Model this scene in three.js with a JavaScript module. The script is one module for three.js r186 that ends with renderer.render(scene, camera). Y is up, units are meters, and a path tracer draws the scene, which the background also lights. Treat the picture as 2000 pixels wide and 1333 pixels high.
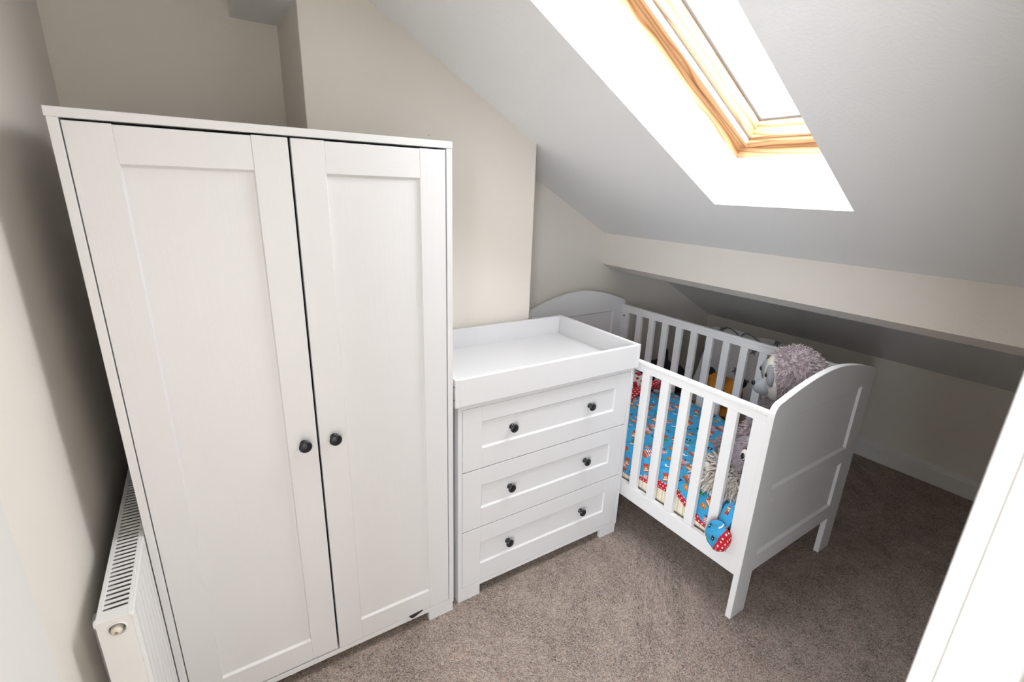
import * as THREE from 'three';
import { RoundedBoxGeometry } from 'three/addons/geometries/RoundedBoxGeometry.js';
import { mergeGeometries, mergeVertices, toCreasedNormals } from 'three/addons/utils/BufferGeometryUtils.js';
import { MarchingCubes } from 'three/addons/objects/MarchingCubes.js';
import { RectAreaLightUniformsLib } from 'three/addons/lights/RectAreaLightUniformsLib.js';
import { ImprovedNoise } from 'three/addons/math/ImprovedNoise.js';

/* ------------------------------------------------------------------ camera, sky, light, exposure */
const scene = new THREE.Scene();
const D2R = Math.PI / 180;
const camera = new THREE.PerspectiveCamera(2 * Math.atan(666.5 / 936.55) / D2R, 2000 / 1333, 0.02, 100);
{
  const y = 34.5079 * D2R, pi = 17.5779 * D2R, ro = 2.0434 * D2R;
  const f = new THREE.Vector3(Math.sin(y) * Math.cos(pi), -Math.sin(pi), -Math.cos(y) * Math.cos(pi));
  const r0 = new THREE.Vector3(Math.cos(y), 0, Math.sin(y)), u0 = r0.clone().cross(f);
  const r = r0.clone().multiplyScalar(Math.cos(ro)).addScaledVector(u0, Math.sin(ro));
  const u = u0.clone().multiplyScalar(Math.cos(ro)).addScaledVector(r0, -Math.sin(ro));
  camera.position.set(0.2613, 1.5365, 2.1864);
  camera.quaternion.setFromRotationMatrix(new THREE.Matrix4().makeBasis(r, u, f.clone().negate()));
  camera.focus = 2.0; camera.userData.fStop = 5.0;
}
const renderer = new THREE.WebGLRenderer({ antialias: true });
renderer.toneMapping = THREE.LinearToneMapping;
renderer.toneMappingExposure = 1.8;
renderer.shadowMap.enabled = true;
RectAreaLightUniformsLib.init();

const SKY = 4.0, DAY = 5.0;              // bright even overcast; DAY: its share that two area lights as large as the openings carry
{
  const w = 64, h = 32, d = new Float32Array(w * h * 4);
  for (let j = 0; j < h; j++) for (let i = 0; i < w; i++) {
    const el = (j + 0.5) / h - 0.5, o = (j * w + i) * 4;      // row 0 is straight down
    const v = el > 0 ? 1 : 0.22;
    d[o] = SKY * v * 0.955; d[o + 1] = SKY * v * 0.99; d[o + 2] = SKY * v * 1.035; d[o + 3] = 1;
  }
  const t = new THREE.DataTexture(d, w, h, THREE.RGBAFormat, THREE.FloatType);
  t.mapping = THREE.EquirectangularReflectionMapping; t.magFilter = THREE.LinearFilter; t.needsUpdate = true;
  scene.background = t;
}

// daylight in the two openings: the roof window's pane and the tall landing window to the left of the doorway
function daylight(name, w, h, at, to) { const l = new THREE.RectAreaLight(new THREE.Color(0.955, 0.99, 1.035), DAY, w, h); l.name = name; l.position.set(...at); scene.add(l); l.lookAt(...to); return l; }
daylight('roof_window_daylight', 0.347, 1.066, [1.6620, 2.0649, 1.23585], [1.6620 - 0.4737, 2.0649 - 0.8807, 1.23585]);
daylight('landing_window_daylight', 1.24, 1.93, [-0.895, 1.125, 3.09], [1, 1.125, 3.09]);

/* ------------------------------------------------------------------ helpers */
let seed = 7;
const rnd = () => { seed = (seed + 0x6d2b79f5) | 0; let t = Math.imul(seed ^ (seed >>> 15), 1 | seed); t = (t + Math.imul(t ^ (t >>> 7), 61 | t)) ^ t; return ((t ^ (t >>> 14)) >>> 0) / 4294967296; };
const rr = (a, b) => a + (b - a) * rnd();
const used = {};
const numbered = (n) => { const k = used[n] = (used[n] ?? -1) + 1; return k ? n + '_' + String(k).padStart(3, '0') : n; };
const shadow = (o) => { o.castShadow = o.receiveShadow = true; return o; };
function boxUV(g) {                      // uv in metres from the face each point lies on
  if (g.index) g = g.toNonIndexed();
  const p = g.attributes.position, n = p.count, uv = new Float32Array(n * 2), a = new THREE.Vector3(), b = new THREE.Vector3(), c = new THREE.Vector3();
  for (let i = 0; i < n; i += 3) {
    a.fromBufferAttribute(p, i); b.fromBufferAttribute(p, i + 1); c.fromBufferAttribute(p, i + 2);
    const q = b.clone().sub(a).cross(c.clone().sub(a)), ax = Math.abs(q.x), ay = Math.abs(q.y), az = Math.abs(q.z);
    [a, b, c].forEach((v, k) => { const o = (i + k) * 2; if (ax >= ay && ax >= az) { uv[o] = v.z; uv[o + 1] = v.y; } else if (ay >= az) { uv[o] = v.x; uv[o + 1] = v.z; } else { uv[o] = v.x; uv[o + 1] = v.y; } });
  }
  g.setAttribute('uv', new THREE.BufferAttribute(uv, 2));
  return g;
}
function box(x0, x1, y0, y1, z0, z1, r = 0) {
  const w = x1 - x0, h = y1 - y0, d = z1 - z0;
  const g = r ? new RoundedBoxGeometry(w, h, d, 2, Math.min(r, w / 2.05, h / 2.05, d / 2.05)) : new THREE.BoxGeometry(w, h, d);
  g.translate((x0 + x1) / 2, (y0 + y1) / 2, (z0 + z1) / 2);
  return boxUV(g);
}
function prism(pts, depth, bevel = 0, holes = []) {   // pts in xy, extruded along +z
  const s = new THREE.Shape(pts.map((p) => new THREE.Vector2(...p)));
  for (const h of holes) s.holes.push(new THREE.Path(h.map((p) => new THREE.Vector2(...p))));
  const g = new THREE.ExtrudeGeometry(s, { depth: depth - 2 * bevel, bevelEnabled: bevel > 0, bevelSize: bevel, bevelThickness: bevel, bevelOffset: -bevel, bevelSegments: 2, curveSegments: 8 });
  if (bevel) g.translate(0, 0, bevel);
  return boxUV(g);
}
const merge = (list) => mergeGeometries(list.map((g) => { const q = g.index ? g.toNonIndexed() : g; for (const k of Object.keys(q.attributes)) if (!['position', 'normal', 'uv'].includes(k)) q.deleteAttribute(k); return q; }));
const lathe = (prof, n = 40) => new THREE.LatheGeometry(prof.map((p) => new THREE.Vector2(...p)), n);
const tube = (pts, r, seg = 40, rad = 8, closed = false) => new THREE.TubeGeometry(new THREE.CatmullRomCurve3(pts.map((p) => new THREE.Vector3(...p)), closed), seg, r, rad, closed);
function mesh(name, g, m, parent, label) {
  const o = shadow(new THREE.Mesh(Array.isArray(g) ? merge(g) : g, m));
  o.name = parent === scene ? numbered(name) : name;
  (parent ?? scene).add(o);
  if (label) o.userData.label = label;
  return o;
}
function part(name, g, m, parent, label) {           // part names are numbered within the scene too
  const o = mesh(name, g, m, parent, label); o.name = numbered(name); return o;
}
function struct(name, g, m) { const o = mesh(name, g, m, scene); o.userData.kind = 'structure'; return o; }
function structGroup(name) { const o = new THREE.Group(); o.name = numbered(name); scene.add(o); o.userData.kind = 'structure'; return o; }
function thing(name, label, category, [x, y, z] = [0, 0, 0], turn = 0, group) {
  const o = new THREE.Group(); o.name = numbered(name); scene.add(o);
  o.position.set(x, y, z); o.rotation.y = turn; o.userData = { label, category };
  if (group) o.userData.group = group;
  return o;
}
const sub = (name, parent) => { const o = new THREE.Group(); o.name = numbered(name); parent.add(o); return o; };

/* ------------------------------------------------------------------ textures and materials */
const noise = new ImprovedNoise();
function tex(size, fn, srgb) {
  const [w, h] = Array.isArray(size) ? size : [size, size], d = new Uint8Array(w * h * 4);
  for (let j = 0; j < h; j++) for (let i = 0; i < w; i++) {
    const c = fn(i / w, j / h, i, j), o = (j * w + i) * 4;
    if (typeof c === 'number') { d[o] = d[o + 1] = d[o + 2] = Math.max(0, Math.min(255, c * 255)); } else for (let k = 0; k < 3; k++) d[o + k] = Math.max(0, Math.min(255, c[k] * 255));
    d[o + 3] = 255;
  }
  const t = new THREE.DataTexture(d, w, h); t.wrapS = t.wrapT = THREE.RepeatWrapping; t.magFilter = THREE.LinearFilter; t.minFilter = THREE.LinearMipmapLinearFilter; t.generateMipmaps = true;
  if (srgb) t.colorSpace = THREE.SRGBColorSpace;
  t.needsUpdate = true;
  return t;
}
const per = (u, v, f, g, z) => {          // noise that tiles over the unit square
  const a = 2 * Math.PI;
  return noise.noise(Math.cos(u * a) * f / a + z, Math.sin(u * a) * f / a + Math.cos(v * a) * g / a, Math.sin(v * a) * g / a + z * 1.7);
};
const scaled = (t, sx, sy = sx, rot = 0) => { const c = t.clone(); c.repeat.set(1 / sx, 1 / sy); c.rotation = rot; c.needsUpdate = true; return c; };
const std = (o) => new THREE.MeshStandardMaterial(o);
const lin = (r, g, b) => new THREE.Color().setRGB(r, g, b);

const plasterBump = tex(512, (u, v) => 0.5 + 0.25 * per(u, v, 40, 40, 3) + 0.2 * per(u, v, 90, 90, 9));
const wallMat = std({ color: lin(0.83, 0.785, 0.715), roughness: 0.85, bumpMap: scaled(plasterBump, 0.35), bumpScale: 0.0006 });
const whiteWall = std({ color: lin(0.91, 0.91, 0.90), roughness: 0.8, bumpMap: scaled(plasterBump, 0.35), bumpScale: 0.0006 });
const glossWhite = std({ color: lin(0.80, 0.795, 0.775), roughness: 0.38 });
const grainTex = tex(512, (u, v) => 0.5 + 0.32 * per(u, v, 130, 3, 1) + 0.22 * per(u, v, 60, 2, 5) + 0.12 * per(u, v, 220, 8, 8));
const grainV = scaled(grainTex, 0.22, 0.5), grainH = scaled(grainTex, 0.22, 0.5, Math.PI / 2);
const WHITE = lin(0.765, 0.765, 0.775);
const furnV = std({ color: WHITE, roughness: 0.42, bumpMap: grainV, bumpScale: 0.0002 });
const furnH = std({ color: WHITE, roughness: 0.42, bumpMap: grainH, bumpScale: 0.0002 });
const furnPlain = std({ color: WHITE, roughness: 0.4 });
const furnInside = std({ color: lin(0.45, 0.43, 0.40), roughness: 0.7 });
const cribMat = std({ color: lin(0.83, 0.83, 0.835), roughness: 0.38 });
const knobMat = std({ color: lin(0.022, 0.024, 0.027), roughness: 0.22, metalness: 0.25 });
const blackPlastic = std({ color: lin(0.015, 0.016, 0.018), roughness: 0.5 });
const radMat = std({ color: lin(0.80, 0.80, 0.79), roughness: 0.35 });

const carpetMap = tex(1024, (u, v, i, j) => {
  const n = rnd(), s = 0.262 + 0.05 * per(u, v, 14, 14, 2) + 0.05 * per(u, v, 60, 60, 4);
  const m = (n - 0.5) * 0.36 + 0.14 * per(u, v, 330, 330, 6), w = rnd();
  const k = s + m;
  return w < 0.14 ? [k * 1.34 + 0.03, k * 1.02, k * 0.82] : w > 0.9 ? [k * 0.98, k * 0.98, k * 0.95] : [k * 1.20, k * 0.975, k * 0.84];
}, false);
const carpetBump = tex(1024, (u, v) => 0.5 + 0.3 * per(u, v, 330, 330, 6) + 0.35 * (rnd() - 0.5));
const carpetMat = std({ map: scaled(carpetMap, 1.7), roughness: 1, bumpMap: scaled(carpetBump, 1.7), bumpScale: 0.003 });

const pineMap = tex([512, 512], (u, v) => {
  const warp = 0.09 * per(u, v, 3, 3, 4) + 0.03 * per(u, v, 9, 4, 7);
  const ring = Math.sin((u + warp) * 2 * Math.PI * 9 + 2.5 * per(u, v, 2, 2, 2)), k = Math.pow(Math.max(0, ring), 3);
  const f = 0.03 * per(u, v, 160, 4, 9);
  return [0.79 - 0.16 * k + f, 0.64 - 0.20 * k + f, 0.48 - 0.20 * k + f];
}, true);
const pineH = std({ map: scaled(pineMap, 0.24, 0.7, Math.PI / 2), roughness: 0.45 });

/* ------------------------------------------------------------------ the room */
const M = 0.53785, XP = 2.4337, PT = 1.2956, L = Math.hypot(1, M);
const slopeY = (x) => PT + M * (XP - x);
const LW = -1.5765 * D2R;                                       // the left wall, wardrobe and chest are turned a little
struct('floor', box(-2.1, 3.9, -0.08, 0, -0.3, 4.4), carpetMat);
struct('wall_back', box(-0.4, 3.9, 0, 3.0, -0.15, 0), wallMat);
const NAIL = [1.105, 1.724, 0.344], chimney = struct('chimney_breast', box(0.662, 1.625, 0, 2.45, -0.01, 0.344, 0.004), wallMat);
part('nail', lathe([[0, 0], [0.0016, 0], [0.0016, 0.0012], [0, 0.0015]], 10).rotateX(Math.PI / 2).translate(...NAIL), std({ color: lin(0.06, 0.055, 0.05), roughness: 0.5 }), chimney);
struct('boxing', box(0.508, 0.662, 2.08, 2.45, -0.01, 0.344), whiteWall);
{ const o = struct('wall_left', box(-0.14, 0, 0, 3.0, -0.2, 2.09), wallMat); o.rotation.y = LW; }
struct('wall_right', box(3.651, 3.8, 0, 0.72, -0.1, 4.3), wallMat);
// sloping ceiling with the roof-window shaft cut through it, in slope axes: s down the slope, z along the room
const slope = new THREE.Group();
const SB = 2.0426, S0 = [SB, slopeY(SB)], BAS = new THREE.Matrix4().makeBasis(new THREE.Vector3(1 / L, -M / L, 0), new THREE.Vector3(M / L, 1 / L, 0), new THREE.Vector3(0, 0, 1)).setPosition(S0[0], S0[1], 0);
const inSlope = (o) => { o.applyMatrix4(BAS); return o; };
const Z1 = 0.9871, Z2 = 1.4846, SLEN = 1.2, DEP = 0.204;
{
  const g = prism([[-1.75, -0.15], [1.95, -0.15], [1.95, 4.4], [-1.75, 4.4]], DEP, 0, [[[-SLEN, Z1], [-SLEN, Z2], [0, Z2], [0, Z1]]]);
  g.rotateX(Math.PI / 2); g.translate(0, DEP, 0);               // xy -> xz, thickness along +y
  inSlope(struct('ceiling', boxUV(g), whiteWall));
}
struct('ceiling', box(-2.1, 0.90, 2.36, 2.46, -0.15, 4.4), whiteWall);
// boxed purlin, square to the rafters
struct('purlin_beam', prism([[2.4337, 1.30], [2.431, 1.1095], [2.5083, 1.0679], [2.59, 1.235]], 4.22, 0).translate(0, 0, -0.01), wallMat);
function skirting(name, len, parent) {
  const prof = [[0, 0], [0.018, 0], [0.018, 0.088], [0.0155, 0.092], [0.0155, 0.0975], [0.012, 0.101], [0.0115, 0.108], [0.006, 0.1149], [0, 0.1149]];
  return struct(name, prism(prof, len), glossWhite);
}
{ const o = skirting('baseboard_right', 4.2); o.rotation.y = Math.PI; o.position.set(3.651, 0, 4.2); }
{ const o = skirting('baseboard_left', 2.0); o.rotation.y = LW; o.position.set(0, 0, 0); }
{ const o = skirting('baseboard_back', 2.02); o.rotation.y = -Math.PI / 2; o.position.set(3.645, 0, 0); }
// door wall behind the camera, landing beyond it with its own window
const DX0 = -0.03, DX1 = 0.735, DZ0 = 2.144, DZ1 = 2.25, DH = 1.98;
struct('wall_front', [box(DX1 + 0.028, DX1 + 0.12, 0, 2.6, DZ0, 4.3), box(-1.0, DX1 + 0.028, DH + 0.028, 2.6, DZ0, DZ1)], wallMat);
struct('wall_far', box(DX1 + 0.12, 3.8, 0, 2.6, 4.2, 4.3), wallMat);
struct('trim_1', [box(DX1, DX1 + 0.028, 0, DH, DZ0 - 0.0005, DZ1 + 0.0005, 0.002), box(DX1 - 0.012, DX1 + 0.001, 0, DH, 2.187, DZ1, 0.002)], glossWhite);
struct('trim_2', [box(-0.9, DX1 + 0.028, DH, DH + 0.028, DZ0 - 0.0005, DZ1 + 0.0005, 0.002)], glossWhite);
struct('trim_3', box(DX1 + 0.005, DX1 + 0.07, 0, DH + 0.06, 2.1276, 2.1440, 0.003), glossWhite);
struct('landing_wall', [box(-1.02, DX1 + 0.03, 0, 2.6, 3.8, 3.9), box(-1.02, -0.195, 0, 2.6, 1.98, 2.09),
  box(-1.02, -0.9, 0, 0.15, 2.09, 3.8), box(-1.02, -0.9, 2.1, 2.6, 2.09, 3.8), box(-1.02, -0.9, 0.15, 2.1, 2.09, 2.46), box(-1.02, -0.9, 0.15, 2.1, 3.72, 3.8)], wallMat);
/* ------------------------------------------------------------------ roof window */
const glassMat = new THREE.MeshPhysicalMaterial({ color: 0xffffff, transmission: 1, thickness: 0, roughness: 0.02, ior: 1.5 });
const greyRubber = std({ color: lin(0.25, 0.26, 0.27), roughness: 0.6 }), alu = std({ color: lin(0.72, 0.76, 0.77), roughness: 0.4, metalness: 0.1 });
{
  const w = structGroup('window_1'); w.applyMatrix4(BAS);
  const along = (g, k) => { g = boxUV(g); const p = g.attributes.position, uv = g.attributes.uv; for (let i = 0; i < p.count; i++) { const x = p.getX(i), y = p.getY(i), z = p.getZ(i); uv.setXY(i, k ? z + 0.31 : x, k ? x * 0.8 + y : z * 0.8 + y); } return g; };   // grain runs along each piece
  const n0 = DEP, n1 = 0.247, n2 = 0.34, e = 0.036;
  // outer pine frame: lining in the depth, then a ledge that faces the room
  for (const [z0, z1] of [[Z1 - 0.05, Z1], [Z2, Z2 + 0.05]]) part('window_frame', along(box(-SLEN - 0.05, 0.05, n0, n2, z0, z1), 0), pineH, w);
  for (const [z0, z1] of [[Z1, Z1 + e], [Z2 - e, Z2]]) part('frame_ledge', along(box(-SLEN, 0, n1, n2 - 0.02, z0, z1, 0.003), 0), pineH, w);
  for (const [s0, s1] of [[0, 0.05], [-SLEN - 0.05, -SLEN]]) part('window_frame', along(box(s0, s1, n0, n2, Z1, Z2), 1), pineH, w);
  for (const [s0, s1] of [[-e, 0], [-SLEN, -SLEN + e]]) part('frame_ledge', along(box(s0, s1, n1, n2 - 0.02, Z1 + e, Z2 - e, 0.003), 1), pineH, w);
  for (const z of [Z1 + e, Z2 - e - 0.008]) part('blind_channel', box(-SLEN + e, -0.034, n1 - 0.004, n1 + 0.022, z, z + 0.008, 0.001), alu, w, 'pale grey metal strip along the sash');
  // sash: bevelled rails round the pane
  const si = 0.05, za = Z1 + e + 0.008, zb = Z2 - e - 0.008, sa = -SLEN + e, sb = -e;
  const bev = (len) => prism([[0, 0.008], [0.004, 0], [0.014, 0], [0.03, 0.042], [0.03, 0.07], [0, 0.07]].map(([x, y]) => [x, y]), len);
  const m4 = (cols, p) => new THREE.Matrix4().makeBasis(...cols.map((c) => new THREE.Vector3(...c))).setPosition(...p);
  const lenS = sb - sa, lenZ = zb - za;
  const g1 = bev(lenS); g1.applyMatrix4(m4([[0, 0, 1], [0, 1, 0], [-1, 0, 0]], [sb, n1 + 0.012, za])); part('sash_rail', along(g1, 0), pineH, w);
  const g2 = bev(lenS); g2.applyMatrix4(m4([[0, 0, -1], [0, 1, 0], [1, 0, 0]], [sa, n1 + 0.012, zb])); part('sash_rail', along(g2, 0), pineH, w);
  const g3 = bev(lenZ); g3.applyMatrix4(m4([[-1, 0, 0], [0, 1, 0], [0, 0, -1]], [sb, n1 + 0.012, zb])); part('sash_rail', along(g3, 1), pineH, w);
  const g4 = bev(lenZ); g4.applyMatrix4(m4([[1, 0, 0], [0, 1, 0], [0, 0, 1]], [sa, n1 + 0.012, za])); part('sash_rail', along(g4, 1), pineH, w);
  const q = 0.031, gn = n1 + 0.012 + 0.056;
  const ring = (i, t) => [box(sa + i, sb - i, gn, gn + 0.012, za + i, za + i + t), box(sa + i, sb - i, gn, gn + 0.012, zb - i - t, zb - i), box(sb - i - t, sb - i, gn, gn + 0.012, za + i + t, zb - i - t), box(sa + i, sa + i + t, gn, gn + 0.012, za + i + t, zb - i - t)];
  part('glazing_seal', ring(q - 0.002, 0.005), greyRubber, w);
  part('glazing_spacer', ring(q + 0.009, 0.005), std({ color: lin(0.5, 0.51, 0.52), roughness: 0.5 }), w);
  part('glass_pane', box(sa + q - 0.012, sb - q + 0.012, gn + 0.0125, gn + 0.0165, za + q - 0.012, zb - q + 0.012), glassMat, w);
}

/* ------------------------------------------------------------------ door leaf open against the left wall */
{
  const t = thing('door', 'white painted door standing open flat against the left wall', 'door', [0, 0, 0], LW);
  part('door_leaf', box(0.006, 0.045, 0.012, DH - 0.005, 1.3490, 2.085, 0.002), std({ color: lin(0.74, 0.73, 0.70), roughness: 0.4 }), t);
}

/* ------------------------------------------------------------------ furniture helpers */
// shaker insert: a flat field set back by d inside a sloping border of width b (w x h, front at z = 0)
function insert(w, h, d, b, bx = b) {
  const P = [[0, 0, 0], [w, 0, 0], [w, h, 0], [0, h, 0], [bx, b, -d], [w - bx, b, -d], [w - bx, h - b, -d], [bx, h - b, -d]], F = [[0, 1, 5, 4], [1, 2, 6, 5], [2, 3, 7, 6], [3, 0, 4, 7], [4, 5, 6, 7]], v = [];
  for (const [a, c, e, f] of F) for (const k of [a, c, e, a, e, f]) v.push(...P[k]);
  const back = [[0, 0, -d - 0.004], [w, 0, -d - 0.004], [w, h, -d - 0.004], [0, h, -d - 0.004]];
  for (const k of [0, 2, 1, 0, 3, 2]) v.push(...back[k]);
  for (const [a, c] of [[0, 1], [1, 2], [2, 3], [3, 0]]) for (const q of [P[a], back[a], back[c], P[a], back[c], P[c]]) v.push(...q);
  const g = new THREE.BufferGeometry(); g.setAttribute('position', new THREE.Float32BufferAttribute(v, 3)); g.computeVertexNormals();
  return boxUV(g);
}
// framed front: stiles, rails and insert as pieces of parent, lower left corner at x, y, front face at z
function shaker(parent, x0, x1, y0, y1, z, sw, rb, rt, th, stileUp = 0) {
  part('stile', box(x0, x0 + sw, y0, y1 + stileUp, z - th, z, 0.0012), furnV, parent);
  part('stile', box(x1 - sw, x1, y0, y1 + stileUp, z - th, z, 0.0012), furnV, parent);
  part('rail', box(x0 + sw, x1 - sw, y0, y0 + rb, z - th, z - 0.0003, 0.0012), furnH, parent);
  part('rail', box(x0 + sw, x1 - sw, y1 - rt, y1, z - th, z - 0.0003, 0.0012), furnH, parent);
  part('panel', insert(x1 - x0 - 2 * sw, y1 - y0 - rb - rt, 0.0060, 0.0055, 0.0022).translate(x0 + sw, y0 + rb, z - 0.0006), x1 - x0 > y1 - y0 ? furnH : furnV, parent);
}
const knobG = lathe([[0, 0], [0.0115, 0], [0.0120, 0.0015], [0.0105, 0.004], [0.0075, 0.0065], [0.0068, 0.010], [0.0085, 0.0135], [0.0135, 0.0165], [0.0168, 0.0195], [0.0174, 0.0225], [0.0162, 0.0255], [0.0125, 0.028], [0.0065, 0.0295], [0, 0.030]]).rotateX(Math.PI / 2);

/* ------------------------------------------------------------------ wardrobe */
{
  const W = 0.8395, H = 1.6563, D = 0.505;
  const t = thing('wardrobe', 'tall white two-door wardrobe with framed doors and dark round knobs, beside the radiator', 'wardrobe', [0.08037, 0, 0.87851], LW);
  const fb = 0.0414, T = 0.0186;
  part('side_panel', box(0, 0.0175, fb, H - T, -D, 0, 0.001), furnPlain, t);
  part('side_panel', box(W - 0.0175, W, fb, H - T, -D, 0, 0.001), furnPlain, t);
  part('top_panel', box(-0.0025, W + 0.0005, H - T, H, -D, 0.001, 0.0015), furnPlain, t);
  part('bottom_panel', box(0.0175, W - 0.0175, fb, fb + 0.018, -D, -0.001, 0.001), furnPlain, t);
  part('back_panel', box(0.0175, W - 0.0175, fb + 0.018, H - T, -D, -D + 0.006), furnInside, t);
  const y0 = fb + 0.0195, y1 = H - T - 0.0058;
  const d1 = sub('door', t), d2 = sub('door', t);
  shaker(d1, 0.0196, 0.4172, y0 + 0.004, y1, -0.0012, 0.0765, 0.0775, 0.0745, 0.018, 0.0014);
  shaker(d2, 0.4232, 0.8190, y0, y1, -0.0012, 0.0755, 0.0775, 0.0755, 0.018, 0.0014);
  part('knob', knobG.clone().translate(0.3822, 0.839, -0.0012), knobMat, d1);
  part('knob', knobG.clone().translate(0.4626, 0.839, -0.0012), knobMat, d2);
  for (const [a, b] of [[0.003, 0.0988], [W - 0.0988, W - 0.003]]) {
    part('foot', box(a, b, 0, fb, -0.020, -0.002, 0.001), furnPlain, t);
    part('foot', box(a < 0.1 ? a : b - 0.018, a < 0.1 ? a + 0.018 : b, 0, fb, -D + 0.01, -0.0205, 0.001), furnPlain, t);
  }
  part('door_stop', prism([[0.6635, 0.0640], [0.7151, 0.0668], [0.682, 0.0535], [0.672, 0.0535]], 0.012, 0.0006).translate(0, 0, -0.008), blackPlastic, t, 'black plastic wedge under the right-hand door');
}

/* ------------------------------------------------------------------ chest of drawers and changing tray */
{
  const W = 0.8265, H = 0.8365, D = 0.505, fb = 0.0478;
  const HX = 0.94787 - 0.002, HZ = 0.88685;
  const t = thing('chest_of_drawers', 'low white chest of three framed drawers between wardrobe and cot', 'chest', [HX, 0, HZ], -1.5974 * D2R);
  part('side_panel', box(0, 0.0165, fb, H, -D, 0, 0.001), furnPlain, t);
  part('side_panel', box(W - 0.0165, W, fb, H, -D, 0, 0.001), furnPlain, t);
  part('top_panel', box(0.0165, W - 0.0165, H - 0.018, H, -D, -0.001, 0.001), furnPlain, t);
  part('bottom_panel', box(0.0165, W - 0.0165, fb, fb + 0.0155, -D, -0.0008, 0.001), furnPlain, t);
  part('back_panel', box(0.0165, W - 0.0165, fb + 0.016, H - 0.018, -D, -D + 0.005), furnInside, t);
  const ys = [[0.0645, 0.3165], [0.3195, 0.5700], [0.5730, 0.8175]];
  const ins = [[0.1460, 0.2468], [0.3998, 0.4990], [0.6528, 0.7580]], ky = [0.1992, 0.4512, 0.7062], kx = [0.2215, 0.5972];
  for (let k = 0; k < 3; k++) {
    const d = sub('drawer', t), [a, b] = ys[k];
    shaker(d, 0.0185, W - 0.0185, a, b, -0.0010, 0.0765, ins[k][0] - a, b - ins[k][1], 0.018, 0);
    for (const x of kx) part('knob', knobG.clone().scale(0.95, 0.95, 0.95).translate(x, ky[k], -0.0075), knobMat, d);
  }
  for (const [a, b] of [[0.001, 0.0954], [W - 0.0954, W - 0.003]]) {
    part('foot', box(a, b, 0, fb, -0.020, -0.002, 0.001), furnPlain, t);
    part('foot', box(a < 0.1 ? a : b - 0.018, a < 0.1 ? a + 0.018 : b, 0, fb, -D + 0.01, -0.0205, 0.001), furnPlain, t);
  }
  const c = thing('changing_tray', 'open white changing tray with raised sides lying on the chest of drawers', 'tray', [HX, 0, HZ], -1.5974 * D2R);
  const x0 = -0.0165, x1 = W + 0.0105, zb = -0.5330, zf = 0.0145, b0 = 0.838, b1 = 0.9395, th = 0.0175;
  part('tray_side', box(x0, x0 + th, b0, b1, zb, zf, 0.0025), furnPlain, c);
  part('tray_side', box(x1 - th, x1, b0, b1, zb, zf, 0.0025), furnPlain, c);
  part('tray_front', box(x0 + th, x1 - th, b0, b1 - 0.002, zf - th - 0.001, zf - 0.001, 0.0025), furnPlain, c);
  part('tray_back', box(x0 + th, x1 - th, b0, b1 - 0.002, zb + 0.002, zb + 0.002 + th, 0.0025), furnPlain, c);
  part('tray_base', box(x0 + th, x1 - th, b0 + 0.0005, b0 + 0.012, zb + 0.002 + th, zf - th - 0.001), furnPlain, c);
  for (const y of [0.865, 0.912]) part('screw', lathe([[0, 0], [0.0035, 0], [0.003, 0.0012], [0, 0.0012]], 16).rotateZ(Math.PI / 2).translate(x0 + 0.0002, y, zf - 0.010), std({ color: lin(0.2, 0.2, 0.2), roughness: 0.4, metalness: 0.6 }), c);
}
/* ------------------------------------------------------------------ cot */
const KX = 1.7884, KZ = 1.49847, KT = -0.5195 * D2R, KL = 1.4212, KW = 0.77, KTH = 0.0225;
const archY = (x, top) => 0.887 + (top - 0.887) * (1 - Math.pow(Math.abs(x - KW / 2) / (KW / 2 - 0.012), 1.75));
function endBoard(t, top, flip) {
  const g0 = sub(flip ? 'headboard' : 'footboard', t), lw = 0.0905, pb = 0.1850, out = [];
  out.push([0, 0], [lw, 0], [lw, pb], [KW - lw, pb], [KW - lw, 0], [KW, 0]);
  const R = 0.042;
  const corner = Array.from({ length: 7 }, (_, k) => { const t = k / 6 * Math.PI / 2; return [R * (1 - Math.cos(t)) , 0.846 + (archY(R, top) - 0.846) * Math.pow(Math.sin(t), 0.92)]; });
  for (const [x, y] of corner) out.push([KW - x, y]);
  for (let k = 1; k < 28; k++) { const x = KW - R - (KW - 2 * R) * k / 28; out.push([x, archY(x, top)]); }
  for (const [x, y] of corner.reverse()) out.push([x, y]);
  const px0 = 0.0955, px1 = KW - 0.1065, holes = [[0.2587, 0.4713], [0.5425, 0.8255]];
  const path = holes.map(([a, b]) => [[px0, a], [px0, b], [px1, b], [px1, a]]);
  part('end_frame', prism(out, KTH, 0.0018, path), cribMat, g0);
  for (const [a, b] of holes) {
    part('panel', insert(px1 - px0, b - a, 0.0075, 0.008).translate(px0, a, KTH - 0.0012), cribMat, g0);
    part('panel', insert(px1 - px0, b - a, 0.0055, 0.006).rotateY(Math.PI).translate(px1, a, 0.0012), cribMat, g0);
  }
  g0.position.z = flip ? -KL : -KTH;
  return g0;
}
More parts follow.
